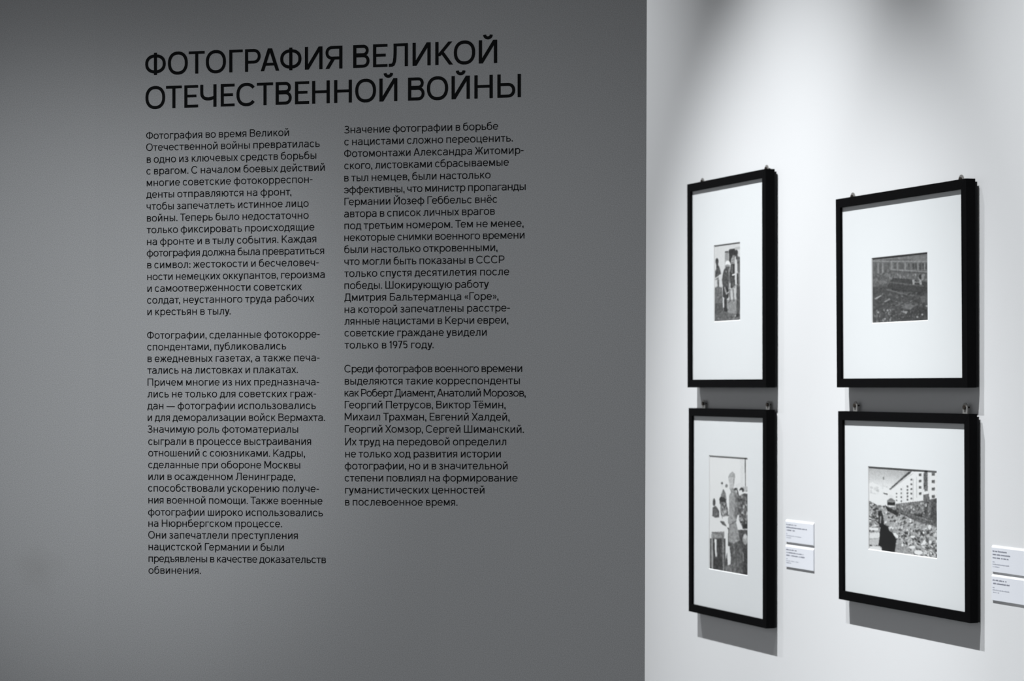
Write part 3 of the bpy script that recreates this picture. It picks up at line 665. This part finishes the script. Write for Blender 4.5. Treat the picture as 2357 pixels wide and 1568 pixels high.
def picture(label, depth, xl, xr, yt, yb, ap, canvas, hangers, hh, lean, so, gain):
    """pixels: left/right columns of the front face, rows at its left edge; ap = photo window; hangers = columns"""
    u0, zt = rw(xl, yt, depth+so); _, zb = rw(xl, yb, depth+so); u1, _ = rw(xr, yt, depth+so)
    uc = (u0+u1)/2; w2 = (u1-u0)/2; Hh = zt-zb
    root = bpy.data.objects.new('picture_frame', None); COL.objects.link(root); rframe(root, uc, zb, so, lean)
    tag(root, label, 'picture', 'black framed photographs on the white wall')
    bk = .006; yf = -depth; yb_ = -bk
    # four mitred mouldings
    o = (-w2, w2, 0, Hh); i = (-w2+MW, w2-MW, MW, Hh-MW)
    O = [(o[0], o[2]), (o[1], o[2]), (o[1], o[3]), (o[0], o[3])]; I = [(i[0], i[2]), (i[1], i[2]), (i[1], i[3]), (i[0], i[3])]
    for a in range(4):
        b = (a+1) % 4; m = MB()
        m.prism([O[a], O[b], I[b], I[a]], yf, yb_); build('moulding', m, M_FRAME, root, bevel=.0005)
    m = MB(); m.box(-w2+.0025, w2-.0025, yb_, -.0004, .0006, Hh-.0055); build('backing_board', m, M_BACK, root)
    # glass, mat with a bevelled window, print
    yg = yf+RB
    m = MB(); m.box(i[0]-.002, i[1]+.002, yg, yg+.0012, i[2]-.002, i[3]+.002); build('glass_pane', m, M_GLASS, root)
    ym = yg+.0016; mt = .0018
    (ax0, ax1, ay0, ay1) = ap
    pu0, pz1 = rw(ax0, ay0, depth+so-RB-.0016); pu1, _ = rw(ax1, ay0, depth+so-RB-.0016); _, pz0 = rw(ax0, ay1, depth+so-RB-.0016)
    p = (pu0-uc, pu1-uc, pz0-zb, pz1-zb)
    mo = (i[0]-.004, i[1]+.004, i[2]-.004, i[3]+.004); g = .0013
    q = (p[0]-g*.3, p[1]+g*.3, p[2]-g*.3, p[3]+g*.3)
    m = MB(); MO = [(mo[0], mo[2]), (mo[1], mo[2]), (mo[1], mo[3]), (mo[0], mo[3])]
    Q = [(q[0], q[2]), (q[1], q[2]), (q[1], q[3]), (q[0], q[3])]; R = [(q[0]+g, q[2]+g), (q[1]-g, q[2]+g), (q[1]-g, q[3]-g), (q[0]+g, q[3]-g)]
    for a in range(4):
        b = (a+1) % 4
        m.face([(MO[a][0], ym, MO[a][1]), (MO[b][0], ym, MO[b][1]), (Q[b][0], ym, Q[b][1]), (Q[a][0], ym, Q[a][1])])
        m.face([(MO[a][0], ym, MO[a][1]), (MO[b][0], ym, MO[b][1]), (MO[b][0], ym+mt, MO[b][1]), (MO[a][0], ym+mt, MO[a][1])])
        m.face([(MO[a][0], ym+mt, MO[a][1]), (MO[b][0], ym+mt, MO[b][1]), (R[b][0], ym+mt, R[b][1]), (R[a][0], ym+mt, R[a][1])])
    matb = build('mat_board', m, M_MAT, root)
    m = MB()
    for a in range(4):
        b = (a+1) % 4; m.face([(Q[a][0], ym, Q[a][1]), (Q[b][0], ym, Q[b][1]), (R[b][0], ym+mt, R[b][1]), (R[a][0], ym+mt, R[a][1])])
    build('window_bevel', m, M_BEVEL, matb)
    tone_sheet(canvas, R[0][0]-.001, R[2][0]+.001, R[0][1]-.001, R[2][1]+.001, ym+mt+.0004, root, gain)
    # two zinc hanging plates with a dark screw, standing above the top edge
    for hx in hangers:
        hu, _ = rw(hx, yt, .006+so); x = hu-uc; r = .0085; top = Hh+hh
        out = [(x-r, Hh-.03)]+[(x+r, Hh-.03)]+[(x+r*math.cos(a), top-r+r*math.sin(a)) for a in np.linspace(0, math.pi, 9)]
        m = MB(); m.prism(out, -.0072, -.0052)
        hg = build('hanger_plate', m, M_STEEL, root, bevel=.0003)
        m = MB(); cz = top-r-.0005
        m.prism([(x+.0042*math.cos(a), cz+.0042*math.sin(a)) for a in np.linspace(0, 2*math.pi, 13)[:-1]], -.0102, -.0070)
        m.prism([(x+.0018*math.cos(a), cz+.0018*math.sin(a)) for a in np.linspace(0, 2*math.pi, 9)[:-1]], -.0071, so+.012)
        build('screw', m, M_SCREW, hg)
    return root
D = math.radians
picture('narrow upright black frame with small photo of people holding hands, upper left of four', .029, 1582.3, 1763.2, 424.5, 892.1,
        (1643.5, 1703.7, 565.3, 740.9), photo_a_top(), (1618, 1766), .013, D(.12), .0015, 1.02)
picture('upright black frame with photo of standing person in cap, lower left of four', .0275, 1584.9, 1763.8, 939.4, 1407.4,
        (1631.7, 1720.4, 1048.4, 1309.7), photo_a_bottom(), (1620, 1768), .020, D(0), .0008, 1.42)
picture('wide black frame with dark grey photo of a crowded street, upper right of four', .0265, 1926.0, 2226.5, 458.9, 892.0,
        (2007.9, 2136.1, 594.2, 744.4), photo_b_top(), (1966, 2216), .012, D(.40), .0015, 1.2)
picture('wide black frame with photo of crowd beside a long pale building, lower right of four', .0235, 1930.4, 2232.8, 946.4, 1379.2,
        (1999.1, 2156.9, 1073.6, 1264.6), photo_b_bottom(), (1971, 2224), .021, D(.25), .0008, 1.25)

# ------------------------------------------------------------------ caption plates
def caption(label, xl, yt, yb, dark, pale):
    th = .0027
    u0, zt = rw(xl, yt, th); _, zb = rw(xl, yb, th); w = .134; Hh = zt-zb; ch = .0036
    root = bpy.data.objects.new('caption_plate', None); COL.objects.link(root); rframe(root, u0, zb, 0.0002)
    tag(root, label, 'label', 'caption plates beside the frames')
    m = MB(); m.box(0, w, -th, 0, 0, Hh-ch); build('board', m, M_FOAM, root, bevel=.0002)
    m = MB(); k = len(m.v)
    m.v += [(x, y, z) for x in (0, w) for (y, z) in ((0, Hh-ch), (-th, Hh-ch), (-th*.25, Hh), (0, Hh))]
    m.f += [(0, 1, 2, 3), (7, 6, 5, 4), (0, 4, 5, 1), (1, 5, 6, 2), (2, 6, 7, 3), (3, 7, 4, 0)]; m.mi += [0]*6
    build('top_edge', m, M_EDGE, root)
    rnd = random.Random(int(xl+yt))
    def row(mb, z, length, hgt, wid):
        x = .004
        while x < .004+length:
            if rnd.random() < .14: x += wid*1.1; continue
            a = wid*rnd.uniform(.5, 1.0); hh = hgt*(1.0 if rnd.random() > .12 else 1.35)
            mb.face([(x, -th-.00025, z), (x+a, -th-.00025, z), (x+a, -th-.00025, z+hh), (x, -th-.00025, z+hh)]); x += a+wid*.28
    m = MB(); z = Hh-.0115
    for L in dark: row(m, z, L*w, .0022, .0017); z -= .0062
    build('print', m, M_INK, root)
    m = MB(); z -= .0012
    for L in pale: row(m, z, L*w, .0016, .0012); z -= .0045
    build('fine_print', m, M_INK2, root)
caption('small white caption plate beside the lower left frame, upper of that pair', 1808.2, 1196.3, 1247.0, (.36, .76, .31), (.04, .55, .17))
caption('small white caption plate beside the lower left frame, lower of that pair', 1808.2, 1254.0, 1304.3, (.37, .61, .66), (.04, .44, .17))
caption('small white caption plate cut by the right picture edge, upper of that pair', 2282.5, 1255.5, 1315.8, (.36, .46, .41), (.05, .42, .17))
caption('small white caption plate cut by the right picture edge, lower of that pair', 2282.5, 1322.0, 1381.2, (.36, .43), (.05, .42, .17))
